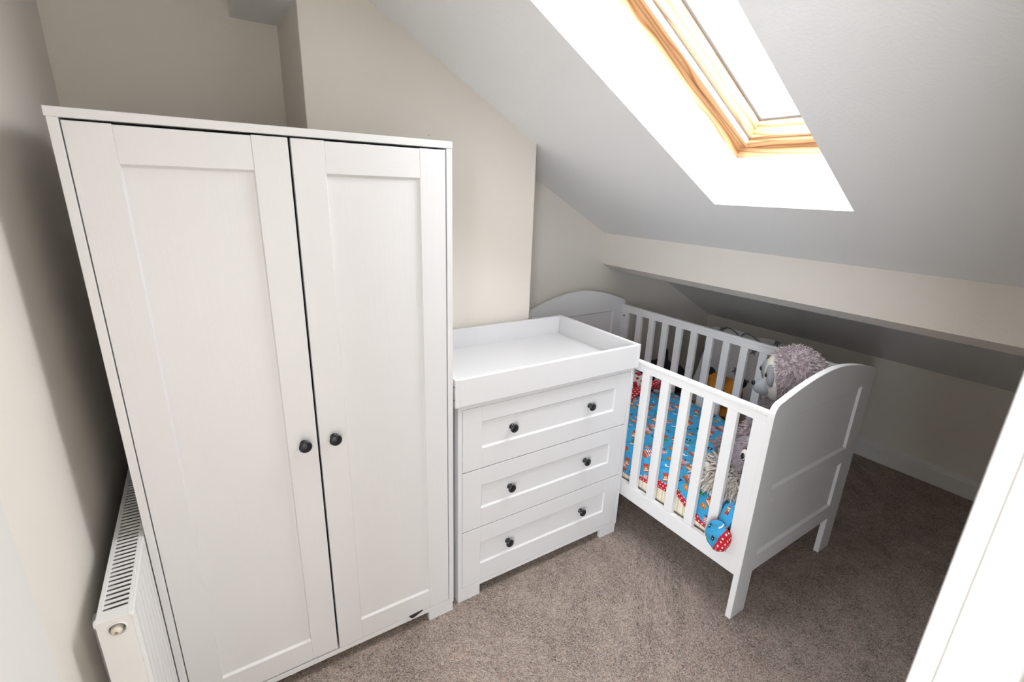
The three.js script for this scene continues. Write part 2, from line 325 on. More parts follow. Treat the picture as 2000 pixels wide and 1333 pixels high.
{
  const t = thing('cot', 'white wooden cot with slatted sides and arched ends, under the sloping ceiling', 'cot', [KX, 0, KZ], KT);
  endBoard(t, 0.955, false); endBoard(t, 0.972, true);
  const z0 = -KL + KTH, z1 = -KTH;
  for (const [b0, b1, in0, off, pit, nm] of [[0.006, 0.030, 1, 0.1485, 0.0995, 'front'], [KW - 0.030, KW - 0.006, -1, 0.1585, 0.0998, 'back']]) {
    const s = sub('cot_side', t), c = (b0 + b1) / 2;
    // top rail with a rounded cap, a bead and a plain face, drawn across the side
    const w = (b1 - b0) / 2, prof = [[-w + 0.002, 0.8150], [w - 0.002, 0.8150], [w - 0.002, 0.8440], [w + 0.0005, 0.8465], [w + 0.0005, 0.8555], [w - 0.003, 0.8591], [-w + 0.003, 0.8591], [-w - 0.0005, 0.8555], [-w - 0.0005, 0.8465], [-w + 0.002, 0.8440]];
    part('top_rail', prism(prof, z1 - z0).translate(c, 0, z0), cribMat, s);
    part('bottom_rail', box(b0, b1, 0.1873, 0.2585, z0, z1, 0.0025), cribMat, s);
    for (const [a0, a1] of [[0.0225, 0.0712], [KL - 0.0750, KL - 0.0225]]) part('end_stile', box(b0 + 0.0012, b1 - 0.0012, 0.2585, 0.815, -a1, -a0, 0.0015), cribMat, s);
    for (let k = 0; k < 12; k++) { const a = off + pit * k; part('slat', box(b0 + 0.002, b1 - 0.002, 0.2585, 0.815, -a - 0.0200, -a + 0.0200, 0.0025), cribMat, s); }
  }
  part('mattress_base', box(0.032, KW - 0.032, 0.215, 0.238, z0 + 0.002, z1 - 0.002), cribMat, t);
  part('bolt', lathe([[0, 0], [0.006, 0], [0.005, 0.003], [0, 0.003]], 16).rotateZ(Math.PI / 2).translate(KW - 0.031, 0.79, -KL + 0.045), std({ color: lin(0.12, 0.12, 0.12), roughness: 0.4, metalness: 0.6 }), t);
}
const cot = (o) => { o.position.set(KX, 0, KZ); o.rotation.y = KT; return o; };
function tagged(name, label, category, group) { return cot(thing(name, label, category, [0, 0, 0], 0, group)); }

/* ------------------------------------------------------------------ bedding */
// printed cotton: boats with striped sails, palms, gulls, brown bears in bandanas (all generic), on turquoise
function canvasTex(w, h, draw) {
  const c = document.createElement('canvas'); c.width = w; c.height = h; draw(c.getContext('2d'), w, h);
  const t = new THREE.CanvasTexture(c); t.colorSpace = THREE.SRGBColorSpace; t.wrapS = t.wrapT = THREE.RepeatWrapping; t.magFilter = THREE.LinearFilter; t.needsUpdate = true; return t;
}
const printTex = canvasTex(1024, 1024, (g, w, h) => {
  g.fillStyle = '#3b9fd0'; g.fillRect(0, 0, w, h);
  const at = (x, y, r, f) => { for (const dx of [-w, 0, w]) for (const dy of [-h, 0, h]) { g.save(); g.translate(x + dx, y + dy); g.rotate(r); f(); g.restore(); } };
  const oval = (x, y, a, b, c, r = 0) => { g.fillStyle = c; g.beginPath(); g.ellipse(x, y, a, b, r, 0, 7); g.fill(); };
  const poly = (p, c) => { g.fillStyle = c; g.beginPath(); p.forEach(([x, y], i) => (i ? g.lineTo(x, y) : g.moveTo(x, y))); g.closePath(); g.fill(); };
  for (let k = 0; k < 60; k++) { const x = rnd() * w, y = rnd() * h, r = rr(0, 3); at(x, y, r, () => { g.strokeStyle = '#1d78b4'; g.lineWidth = 3; g.beginPath(); g.moveTo(-26, 0); g.quadraticCurveTo(-12, -8, 0, 0); g.quadraticCurveTo(12, 8, 26, 0); g.stroke(); }); }
  const ship = () => { poly([[-44, 10], [44, 10], [30, 36], [-30, 36]], '#a8562a'); poly([[-40, 10], [40, 10], [38, 16], [-38, 16]], '#d58a4e'); g.save(); g.beginPath(); g.moveTo(-34, -40); g.lineTo(30, -34); g.lineTo(36, 4); g.lineTo(-30, 4); g.closePath(); g.clip(); for (let i = 0; i < 9; i++) { g.fillStyle = i % 2 ? '#c22032' : '#f3efe9'; g.fillRect(-40, -42 + i * 6, 90, 6); } g.restore(); poly([[-4, -52], [0, -52], [0, 10], [-4, 10]], '#4a2a1a'); poly([[0, -52], [20, -46], [0, -40]], '#18203a'); };
  const bear = () => { oval(0, 22, 24, 20, '#b15a26'); oval(0, 0, 24, 21, '#b9642c'); oval(-18, -16, 8, 8, '#a5521f'); oval(18, -16, 8, 8, '#a5521f'); oval(0, 8, 12, 9, '#e8c79a'); oval(-8, -3, 3, 3, '#2a1a12'); oval(8, -3, 3, 3, '#2a1a12'); oval(0, 4, 4, 3, '#2a1a12'); poly([[-22, -12], [22, -12], [14, -25], [-14, -25]], k2 % 2 ? '#d02b34' : '#f1e6a8'); poly([[-20, 20], [20, 20], [20, 28], [-20, 28]], '#f4f0ea'); };
  const palm = () => { g.strokeStyle = '#8b5a2b'; g.lineWidth = 6; g.beginPath(); g.moveTo(0, 36); g.quadraticCurveTo(8, 8, 0, -14); g.stroke(); for (let i = 0; i < 6; i++) { const a = i / 6 * 6.28; oval(Math.cos(a) * 16, -14 + Math.sin(a) * 11, 17, 6, i % 2 ? '#2f8d4e' : '#3aa35c', a); } oval(0, 38, 20, 7, '#e6cf92'); };
  const gull = () => { oval(-10, 0, 14, 5, '#f2f1ee', 0.5); oval(10, 0, 14, 5, '#f2f1ee', -0.5); oval(0, 4, 7, 4, '#f2f1ee'); };
  const chest = () => { poly([[-20, -8], [20, -8], [20, 16], [-20, 16]], '#c2722d'); poly([[-20, -8], [20, -8], [15, -18], [-15, -18]], '#e08a33'); poly([[-3, -10], [3, -10], [3, 4], [-3, 4]], '#f3d65c'); };
  const tee = () => { poly([[-16, -14], [16, -14], [14, 20], [-14, 20]], '#d8321f'); for (let i = 0; i < 3; i++) poly([[-15, -8 + i * 10], [15, -8 + i * 10], [15, -4 + i * 10], [-15, -4 + i * 10]], '#f2dfc0'); oval(0, -18, 9, 6, '#8a3b20'); };
  const flag = () => { poly([[-16, -14], [18, -10], [16, 12], [-16, 10]], '#151c33'); oval(0, -2, 6, 5, '#f4f2ee'); poly([[-19, -16], [-16, -16], [-16, 26], [-19, 26]], '#6b4526'); };
  const kinds = [ship, bear, palm, gull, chest, bear, tee, flag, ship, bear, gull, ship]; let k2 = 0; const N = 9;
  for (let j = 0; j < N; j++) for (let i = 0; i < N; i++) { k2 = (i * 5 + j * 7 + ((i * j) % 3)) % 12; const x = (i + 0.5 + (j % 2) * 0.5 + rr(-0.16, 0.16)) * w / N, y = (j + 0.5 + rr(-0.18, 0.18)) * h / N; at(x, y, rr(-0.6, 0.6), () => { g.scale(1.32, 1.32); kinds[k2](); }); }
});
const dotTex = canvasTex(256, 256, (g, w) => { g.fillStyle = '#c21f30'; g.fillRect(0, 0, w, w); g.fillStyle = '#f5eeea'; for (let j = 0; j < 4; j++) for (let i = 0; i < 5; i++) { g.beginPath(); g.arc((i - 0.25 + (j % 2) * 0.5) * 64, (j + 0.5) * 64, 13, 0, 7); g.fill(); } });
const checkTex = canvasTex(256, 256, (g, w) => { g.fillStyle = '#eee5e0'; g.fillRect(0, 0, w, w); g.fillStyle = '#bf2233'; for (let j = 0; j < 4; j++) for (let i = 0; i < 4; i++) if ((i + j) % 2 && j % 2) g.fillRect(i * 64, j * 64, 64, 64); else if ((i + j) % 2) g.fillRect(i * 64 + 8, j * 64 + 8, 44, 44); });
const tickTex = canvasTex(256, 256, (g, w) => { g.fillStyle = '#f1ead8'; g.fillRect(0, 0, w, w); for (let i = 0; i < 4; i++) { g.fillStyle = '#d8cca8'; g.fillRect(i * 64 + 8, 0, 14, w); g.fillStyle = '#e4dac0'; g.fillRect(i * 64 + 36, 0, 6, w); } });
const clothBump = tex(256, (u, v) => 0.5 + 0.2 * per(u, v, 120, 120, 2) + 0.3 * per(u, v, 18, 14, 5));
const cloth = (map, sx, o = {}) => std({ map: scaled(map, sx), roughness: 0.95, bumpMap: scaled(clothBump, 0.3), bumpScale: 0.004, side: THREE.DoubleSide, ...o });
const printMat = cloth(printTex, 0.46), dotMat = cloth(dotTex, 0.065), checkMat = cloth(checkTex, 0.14), tickMat = cloth(tickTex, 0.11);
const navyMat = std({ color: lin(0.012, 0.015, 0.028), roughness: 0.9 });
function grid(nu, nv, fn, uvf) {             // surface from a function of u, v in 0..1
  const p = [], uv = [], ix = [];
  for (let j = 0; j <= nv; j++) for (let i = 0; i <= nu; i++) { const q = fn(i / nu, j / nv); p.push(...q); uv.push(...uvf(i / nu, j / nv, q)); }
  for (let j = 0; j < nv; j++) for (let i = 0; i < nu; i++) { const a = j * (nu + 1) + i, b = a + 1, c = a + nu + 1, d = c + 1; ix.push(a, b, d, a, d, c); }
  const g = new THREE.BufferGeometry(); g.setAttribute('position', new THREE.Float32BufferAttribute(p, 3)); g.setAttribute('uv', new THREE.Float32BufferAttribute(uv, 2)); g.setIndex(ix); g.computeVertexNormals(); return g;
}
{
  const t = tagged('mattress', 'cream striped cot mattress showing along the slats below the blue duvet', 'mattress');
  part('mattress_body', box(0.0405, KW - 0.036, 0.2395, 0.385, -KL + 0.03, -0.03, 0.028), tickMat, t);
}
const fr3 = (x, y, s) => noise.noise(x * 1.0, y * 1.0, s);
{
  const t = tagged('duvet', 'turquoise duvet with a printed pattern of boats and bears, red dotted edge through the slats', 'duvet');
  const A0 = 0.035, A1 = 0.985, lerp = (x, p) => { for (let i = 1; i < p.length; i++) if (x <= p[i][0]) { const k = (x - p[i - 1][0]) / (p[i][0] - p[i - 1][0]); return p[i - 1][1] + (p[i][1] - p[i - 1][1]) * k; } return p[p.length - 1][1]; };
  const edge = (a) => lerp(a, [[0, 0.262], [0.09, 0.262], [0.14, 0.268], [0.19, 0.276], [0.24, 0.283], [0.29, 0.312], [0.34, 0.340], [0.38, 0.322], [0.43, 0.318], [0.48, 0.305], [0.53, 0.300], [0.60, 0.282], [0.70, 0.29], [1.4, 0.30]]);
  const bw = (a) => lerp(a, [[0, 0.006], [0.12, 0.008], [0.19, 0.016], [0.24, 0.034], [0.31, 0.040], [0.36, 0.042], [0.43, 0.044], [0.47, 0.02], [0.53, 0.018], [0.57, 0.003], [1.4, 0.003]]);
  const topH = (a, b) => { const e = Math.min(1, (b - 0.034) / 0.10), back = Math.max(0, (b - 0.62) / 0.12); return Math.max(0.3905, 0.394 + 0.028 * Math.sin(Math.min(1, e) * Math.PI / 2) + 0.026 * fr3(a * 6, b * 5, 1.3) + 0.013 * fr3(a * 17, b * 12, 4.1) + 0.006 * fr3(a * 38 + b * 9, b * 26, 7.7) + 0.022 * Math.max(0, a - 0.45) - 0.012 * back * back); };
  const NU = 150, pt = (a, s) => {            // s: 0 at the front hem, 1 at the far edge
    const e = edge(a), y0 = 0.405, fr = Math.max(0.001, y0 - e), len = fr + 0.66;
    let d = s * len;
    if (d < fr) { const k = d / fr; return [0.0350 - 0.002 * Math.sin(k * 3.14) + 0.0105 * k * k * k + 0.001 * Math.sin(a * 60), e + (topH(a, 0.05) - e) * k - 0.004 * k * (1 - k), -a]; }
    const b = 0.0455 + (d - fr) / 0.66 * 0.676; return [b, topH(a, Math.max(0.05, b)), -a];
  };
  const uvd = (a, s) => { const fr = 0.405 - edge(a); return [a, s * (fr + 0.66)]; };
  const am = (u) => A0 + (A1 - A0) * u;
  part('duvet_cover', grid(NU, 90, (u, v) => { const a = am(u), fr = 0.405 - edge(a), s0 = bw(a) / (fr + 0.66); return pt(a, s0 + (1 - s0) * v); }, (u, v) => { const a = am(u), fr = 0.405 - edge(a), s0 = bw(a) / (fr + 0.66); return uvd(a, s0 + (1 - s0) * v); }), printMat, t);
  part('dotted_hem', grid(NU, 6, (u, v) => { const a = am(u), fr = 0.405 - edge(a); return pt(a, bw(a) / (fr + 0.66) * v); }, (u, v) => { const a = am(u), fr = 0.405 - edge(a); return [a, bw(a) * v]; }), dotMat, t, 'red hem with white dots');
  // corner pushed out between the last slat and the end stile, a puffed pouch whose lower right end shows the hem
  const C0 = [-0.0190, 0.3230, 0.0985];                                   // b, h, a of the middle
  const pouch = (q, v) => {                                               // q 0 at the red end, 1 at the blue end
    const th = q * Math.PI, ang = v * Math.PI * 2, R = Math.pow(Math.sin(th), 0.62), e1 = 0.050 * Math.cos(th), w = 1 + 0.10 * Math.sin(ang * 5 + q * 9) * Math.sin(th) + 0.06 * Math.sin(ang * 3 - q * 17);
    const e2 = Math.sin(ang) * 0.062 * R * w, d = Math.cos(ang) * 0.0175 * R * (1 + 0.30 * Math.sin(q * 14 + e2 * 80));
    return [C0[0] + d, C0[1] - 0.45 * e1 + 0.89 * e2, -(C0[2] - 0.89 * e1 - 0.30 * e2)];
  };
  part('duvet_corner', grid(30, 44, (u, v) => pouch(0.42 + 0.58 * u, v), (u, v) => [v * 0.22, u * 0.12]), printMat, t);
  part('dotted_corner', grid(16, 44, (u, v) => pouch(0.42 * u, v), (u, v) => [v * 0.24, u * 0.05]), dotMat, t, 'red hem with white dots');
  const neck = [[0.050, 0.432, -0.098], [0.034, 0.420, -0.0985], [0.018, 0.395, -0.0990], [0.004, 0.365, -0.0995], [-0.010, 0.335, -0.100]];
  part('duvet_corner', grid(20, 28, (u, v) => { const k = u * (neck.length - 1), i = Math.min(neck.length - 2, Math.floor(k)), f = k - i, p = neck[i].map((x, j) => x + (neck[i + 1][j] - x) * f), a = v * Math.PI * 2, n = 1 + 0.12 * Math.sin(a * 4 + u * 6); return [p[0] + Math.cos(a) * 0.012 * n * 0.6, p[1] + Math.cos(a) * 0.018, p[2] + Math.sin(a) * 0.0245 * n * (u < 0.3 ? 1.0 : 0.95)]; }, (u, v) => [v * 0.15, u * 0.14]), printMat, t);
  // head edge turned back, showing the dotted underside
  const fold = (u, v) => { const b = 0.20 + 0.50 * u, a0 = 0.975 + 0.045 * Math.sin(u * 3.0) - 0.03 * u, k = v * Math.PI * 1.15, h = 0.028 + 0.020 * Math.sin(u * 9 + 1) ; return [b, topH(0.90, b) + 0.012 + h * (1 - Math.cos(k)) * 0.75 + 0.006 * Math.sin(u * 25), -(a0 - 0.065 * (v > 0.55 ? (v - 0.55) * 1.6 : 0) + 0.02 * Math.sin(k))]; };
  part('turned_back_edge', grid(40, 14, fold, (u, v) => [u * 0.5, v * 0.13]), dotMat, t, 'red underside with white dots');
}
{ // pillow and cushion at the head end
  const pad = (w, h, d) => { const g = new RoundedBoxGeometry(w, h, d, 10, Math.min(w, h, d) * 0.48), p = g.attributes.position; for (let i = 0; i < p.count; i++) { const x = p.getX(i) / (w / 2), z = p.getZ(i) / (d / 2), k = 1 - 0.55 * Math.pow(Math.max(Math.abs(x), Math.abs(z)), 3); p.setY(i, p.getY(i) * k + 0.008 * noise.noise(x * 3, z * 3, 2)); } g.computeVertexNormals(); return boxUV(g); };
  const t = tagged('pillow', 'red and white checked pillow lying at the head end of the cot', 'pillow');
  const q = part('pillow_case', pad(0.60, 0.13, 0.30), checkMat, t); q.position.set(0.385, 0.478, -1.195); q.rotation.x = 0.22;
}
//@@TOYS
/* ------------------------------------------------------------------ radiator on the left wall */
{
  const t = thing('radiator', 'white panel radiator with a slotted top grille, on the left wall beside the wardrobe', 'radiator', [0, 0, 0], LW);
  const x0 = 0.0400, x1 = 0.1030, y0 = 0.135, y1 = 0.690, z0 = 0.30, z1 = 1.135;
  part('back_panel', box(x0, x0 + 0.006, y0, y1 - 0.004, z0, z1 - 0.009, 0.002), radMat, t);
  const prof = [[z0, 0]]; const nf = 96; for (let k = 0; k <= nf; k++) prof.push([z0 + (z1 - 0.010 - z0) * k / nf, 0.0045 + (k % 4 === 0 ? -0.0035 : 0.0030)]); prof.push([z1 - 0.010, 0]);
  const fp = prism(prof.map(([z, x]) => [-z, x]), y1 - y0 - 0.012); fp.applyMatrix4(new THREE.Matrix4().makeBasis(new THREE.Vector3(0, 0, -1), new THREE.Vector3(1, 0, 0), new THREE.Vector3(0, -1, 0)).setPosition(x1 - 0.0085, y1 - 0.012, 0));
  part('front_panel', boxUV(fp), radMat, t, 'white fluted front panel');
  part('panel_edge', box(x1 - 0.012, x1 - 0.0005, y1 - 0.014, y1 - 0.001, z0, z1 - 0.001, 0.004), radMat, t);
  const px = 0.0715, py = 0.6605, hole = Array.from({ length: 28 }, (_, k) => [px + 0.0142 * Math.cos(k / 28 * 6.2832), py + 0.0142 * Math.sin(k / 28 * 6.2832)]);
  part('side_plate', prism([[x0 + 0.0003, y0 + 0.01], [x1 - 0.006, y0 + 0.01], [x1 - 0.006, y1 - 0.002], [x0 + 0.0003, y1 - 0.002]], 0.0075, 0.0006, [hole]).translate(0, 0, z1 - 0.009), radMat, t);
  const gr = sub('grille', t);
  part('grille_frame', [box(x0 + 0.0002, x0 + 0.010, y1 - 0.003, y1, z0, z1, 0.0012), box(x1 - 0.0125, x1 - 0.007, y1 - 0.003, y1 + 0.0003, z0, z1, 0.0012), box(x0 + 0.009, x1 - 0.012, y1 - 0.003, y1 - 0.0002, z1 - 0.030, z1, 0.001), box(x0 - 0.0018, x0 + 0.0006, y1 - 0.010, y1 + 0.0006, z1 - 0.012, z1 + 0.001, 0.0008)], radMat, gr);
  const bar = box(x0 + 0.009, x1 - 0.012, y1 - 0.0028, y1 - 0.0004, 0, 0.0078, 0.0010);
  for (let z = z1 - 0.0445; z > z0; z -= 0.0146) { const b = part('grille_bar', bar, radMat, gr); b.position.z = z; }
  part('convector_fins', Array.from({ length: 30 }, (_, k) => box(x0 + 0.007, x1 - 0.010, y0 + 0.03, y1 - 0.035, z0 + 0.012 + k * 0.027, z0 + 0.0132 + k * 0.027)), std({ color: lin(0.25, 0.25, 0.25), roughness: 0.7 }), t);
  const pl = sub('vent_plug', t);
  part('plug_ring', lathe([[0.0128, -0.012], [0.0138, -0.002], [0.0142, 0.0010], [0.0155, 0.0022], [0.0172, 0.0016], [0.0178, -0.0012], [0.0160, -0.0014]], 36).rotateX(Math.PI / 2).translate(px, py, z1 - 0.0005), radMat, pl);
  part('plug_cup', lathe([[0, 0], [0.0135, 0], [0.0135, 0.001], [0, 0.001]], 30).rotateX(Math.PI / 2).translate(px, py, z1 - 0.012), std({ color: lin(0.12, 0.12, 0.12), roughness: 0.6 }), pl);
  part('plug_cap', lathe([[0, 0.0185], [0.0030, 0.0185], [0.0040, 0.0170], [0.0078, 0.0160], [0.0098, 0.0125], [0.0106, 0.004], [0.0106, 0], [0, 0]], 10).rotateX(Math.PI / 2).translate(px - 0.0012, py - 0.0018, z1 - 0.011), std({ color: lin(0.72, 0.66, 0.56), roughness: 0.35 }), pl, 'cream plastic bleed plug');
  part('plug_socket', lathe([[0, 0], [0.0030, 0], [0.0030, 0.0004], [0, 0.0004]], 6).rotateX(Math.PI / 2).translate(px - 0.0012, py - 0.0018, z1 + 0.0075), std({ color: lin(0.25, 0.17, 0.10), roughness: 0.6 }), pl);
  part('wall_bracket', box(0.0005, x0 + 0.001, y0 + 0.10, y1 - 0.10, z1 - 0.16, z1 - 0.135, 0.001), radMat, t);
  part('pipe', [tube([[0.062, 0.002, z1 - 0.10], [0.062, 0.10, z1 - 0.10], [0.062, y0 + 0.03, z1 - 0.10]], 0.0075, 12, 12)], glossWhite, t);
}

/* ------------------------------------------------------------------ soft toys */
const smin = (a, b, k) => { const h = Math.max(k - Math.abs(a - b), 0) / k; return Math.min(a, b) - h * h * k * 0.25; };
const ell = (c, r) => (x, y, z) => { const a = (x - c[0]) / r[0], b = (y - c[1]) / r[1], d = (z - c[2]) / r[2], l = Math.hypot(a, b, d); return (l - 1) * Math.min(...r) * (l > 0.001 ? 1 : 0) - (l <= 0.001 ? Math.min(...r) : 0); };
const cap = (p, q, r0, r1) => { const A = new THREE.Vector3(...p), B = new THREE.Vector3(...q).sub(A), ll = B.lengthSq(), v = new THREE.Vector3(); return (x, y, z) => { v.set(x, y, z).sub(A); const t = Math.max(0, Math.min(1, v.dot(B) / ll)); return v.addScaledVector(B, -t).length() - (r0 + (r1 - r0) * t); }; };
function blob(shapes, k, c, half, res = 48) {     // one continuous surface round smoothly joined shapes
  const mc = new MarchingCubes(res, new THREE.MeshStandardMaterial(), false, false, 120000); mc.isolation = 0;
  for (let a = 0; a < res; a++) for (let b = 0; b < res; b++) for (let d = 0; d < res; d++) {
    const x = c[0] + (d - res / 2) / (res / 2) * half, y = c[1] + (b - res / 2) / (res / 2) * half, z = c[2] + (a - res / 2) / (res / 2) * half;
    let s = 1e3; for (const f of shapes) s = smin(s, f(x, y, z), k);
    mc.field[a * res * res + b * res + d] = -s;
  }
  mc.update();
  const n = mc.count, p = new Float32Array(n * 3), q = new Float32Array(n * 3), uv = new Float32Array(n * 2);
  for (let i = 0; i < n; i++) { for (let j = 0; j < 3; j++) { p[i * 3 + j] = c[j] + mc.positionArray[i * 3 + j] * half; q[i * 3 + j] = mc.normalArray[i * 3 + j]; } uv[i * 2] = p[i * 3] + p[i * 3 + 2] * 0.7; uv[i * 2 + 1] = p[i * 3 + 1]; }
  const g = new THREE.BufferGeometry(); g.setAttribute('position', new THREE.BufferAttribute(p, 3)); g.setAttribute('normal', new THREE.BufferAttribute(q, 3)); g.setAttribute('uv', new THREE.BufferAttribute(uv, 2));
  return g;
}
function samples(g, n) {                           // random points with normals on a triangle soup
  const p = g.attributes.position, T = p.count / 3, cum = new Float32Array(T); let s = 0; const a = new THREE.Vector3(), b = new THREE.Vector3(), c = new THREE.Vector3();
  for (let t = 0; t < T; t++) { a.fromBufferAttribute(p, 3 * t); b.fromBufferAttribute(p, 3 * t + 1); c.fromBufferAttribute(p, 3 * t + 2); s += b.sub(a).cross(c.sub(a)).length(); cum[t] = s; }
  const out = [];
  for (let k = 0; k < n; k++) {
    const r = rnd() * s; let lo = 0, hi = T - 1; while (lo < hi) { const m = (lo + hi) >> 1; if (cum[m] < r) lo = m + 1; else hi = m; }
    let u = rnd(), v = rnd(); if (u + v > 1) { u = 1 - u; v = 1 - v; }
    a.fromBufferAttribute(p, 3 * lo); b.fromBufferAttribute(p, 3 * lo + 1).sub(a); c.fromBufferAttribute(p, 3 * lo + 2).sub(a);
    const N = new THREE.Vector3().fromBufferAttribute(g.attributes.normal, 3 * lo).normalize();
    out.push([a.clone().addScaledVector(b, u).addScaledVector(c, v), N]);
  }
  return out;
}
// fur: bent tapering strands standing on a surface; the pile of a plush toy, nobody could count it
function fur(name, g, n, len, wid, cols, parent, lay, keep = () => true, jitter = 0.5) {
  const s = [], N = 4; for (let k = 0; k <= N; k++) { const y = k / N; for (let j = 0; j < 3; j++) { const a = j / 3 * 6.283; s.push([Math.cos(a) * (1 - y) * 0.5, y, Math.sin(a) * (1 - y) * 0.5 + 0.45 * y * y]); } }
  const ix = []; for (let k = 0; k < N; k++) for (let j = 0; j < 3; j++) { const a = k * 3 + j, b = k * 3 + (j + 1) % 3; ix.push(a, a + 3, b, b, a + 3, b + 3); }
  const sg = new THREE.BufferGeometry(); sg.setAttribute('position', new THREE.Float32BufferAttribute(s.flat(), 3)); sg.setIndex(ix); sg.computeVertexNormals();
  sg.setAttribute('uv', new THREE.Float32BufferAttribute(s.flatMap(() => [0.5, 0.5]), 2));
  const pts = samples(g, n).filter(([p]) => keep(p)), im = new THREE.InstancedMesh(sg, std({ color: 0xffffff, roughness: 0.9 }), pts.length);
  const m = new THREE.Matrix4(), col = new THREE.Color(), X = new THREE.Vector3(), Y = new THREE.Vector3(), Z = new THREE.Vector3(), Lv = new THREE.Vector3(...lay);
  pts.forEach(([p, nn], i) => {
    const l = len * rr(0.7, 1.25), w = wid * rr(0.8, 1.3);
    Y.copy(nn).addScaledVector(Lv, 1).add(new THREE.Vector3(rr(-1, 1), rr(-1, 1), rr(-1, 1)).multiplyScalar(jitter)).normalize();
    Z.copy(Lv).addScaledVector(nn, -0.5).add(new THREE.Vector3(rr(-1, 1), rr(-1, 1), rr(-1, 1)).multiplyScalar(0.4)); Z.addScaledVector(Y, -Z.dot(Y)).normalize(); X.crossVectors(Y, Z);
    m.makeBasis(X.clone().multiplyScalar(w), Y.clone().multiplyScalar(l), Z.clone().multiplyScalar(w + l * 0.45)); m.setPosition(p.clone().addScaledVector(nn, -0.002)); im.setMatrixAt(i, m);
    const c = cols[Math.floor(rnd() * cols.length)], k = rr(0.88, 1.1); im.setColorAt(i, col.setRGB(c[0] * k, c[1] * k, c[2] * k));
  });
  im.name = numbered(name); im.userData.kind = 'stuff'; shadow(im); parent.add(im); return im;
}
const plush = (r, g, b) => std({ color: lin(r, g, b), roughness: 1, bumpMap: scaled(clothBump, 0.05), bumpScale: 0.002 });
const shine = std({ color: lin(0.012, 0.012, 0.014), roughness: 0.12 });
const lilac = [[0.50, 0.42, 0.44], [0.57, 0.49, 0.50], [0.43, 0.36, 0.38], [0.60, 0.50, 0.53]];
{ // big lilac sloth sitting against the footboard
  const t = tagged('plush_sloth', 'large lilac plush sloth with cream face and grey muzzle sitting against the cot end', 'soft toy');
  const hc = [0.415, 0.868, -0.152];
  const body = blob([ell(hc, [0.108, 0.112, 0.104]), ell([0.475, 0.80, -0.140], [0.085, 0.105, 0.088]), cap([0.47, 0.57, -0.16], [0.46, 0.72, -0.15], 0.115, 0.095), cap([0.40, 0.68, -0.20], [0.33, 0.54, -0.27], 0.042, 0.036), cap([0.56, 0.68, -0.18], [0.60, 0.53, -0.26], 0.045, 0.038), cap([0.40, 0.50, -0.20], [0.34, 0.485, -0.33], 0.050, 0.042), cap([0.56, 0.50, -0.20], [0.60, 0.485, -0.32], 0.050, 0.042)], 0.05, [0.45, 0.70, -0.18], 0.36, 72);
  part('body', body, plush(0.48, 0.40, 0.42), t);
  const h = sub('face', t); h.position.set(...hc); h.lookAt(new THREE.Vector3(hc[0] - 0.36, hc[1] - 0.34, hc[2] - 0.87)); 
  const sph = (r, c) => new THREE.SphereGeometry(1, 28, 20).scale(...r).translate(...c);
  part('face_patch', sph([0.074, 0.096, 0.040], [0, -0.012, 0.068]), plush(0.78, 0.74, 0.68), h, 'cream face');
  for (const s of [-1, 1]) { part('eye_patch', sph([0.025, 0.045, 0.016], [s * 0.040, 0.000, 0.096]).rotateZ(s * 0.25), plush(0.36, 0.38, 0.40), h, 'grey patch round the eye'); part('eye', sph([0.0075, 0.010, 0.006], [s * 0.040, 0.014, 0.112]), shine, h); }
  part('muzzle', sph([0.034, 0.034, 0.044], [0, -0.050, 0.106]), plush(0.40, 0.43, 0.46), h, 'grey muzzle');
  part('nose', sph([0.014, 0.010, 0.008], [0, -0.034, 0.147]), shine, h);
  t.updateMatrixWorld(true);
  const inv = new THREE.Matrix4().copy(h.matrix).invert(), v = new THREE.Vector3();
  fur('fur', body, 15000, 0.019, 0.0022, lilac, t, [0, -0.35, 0], (p) => { v.copy(p).applyMatrix4(inv); return !(v.z > 0.045 && Math.hypot(v.x / 0.072, (v.y + 0.008) / 0.088) < 1); }, 0.55);
}
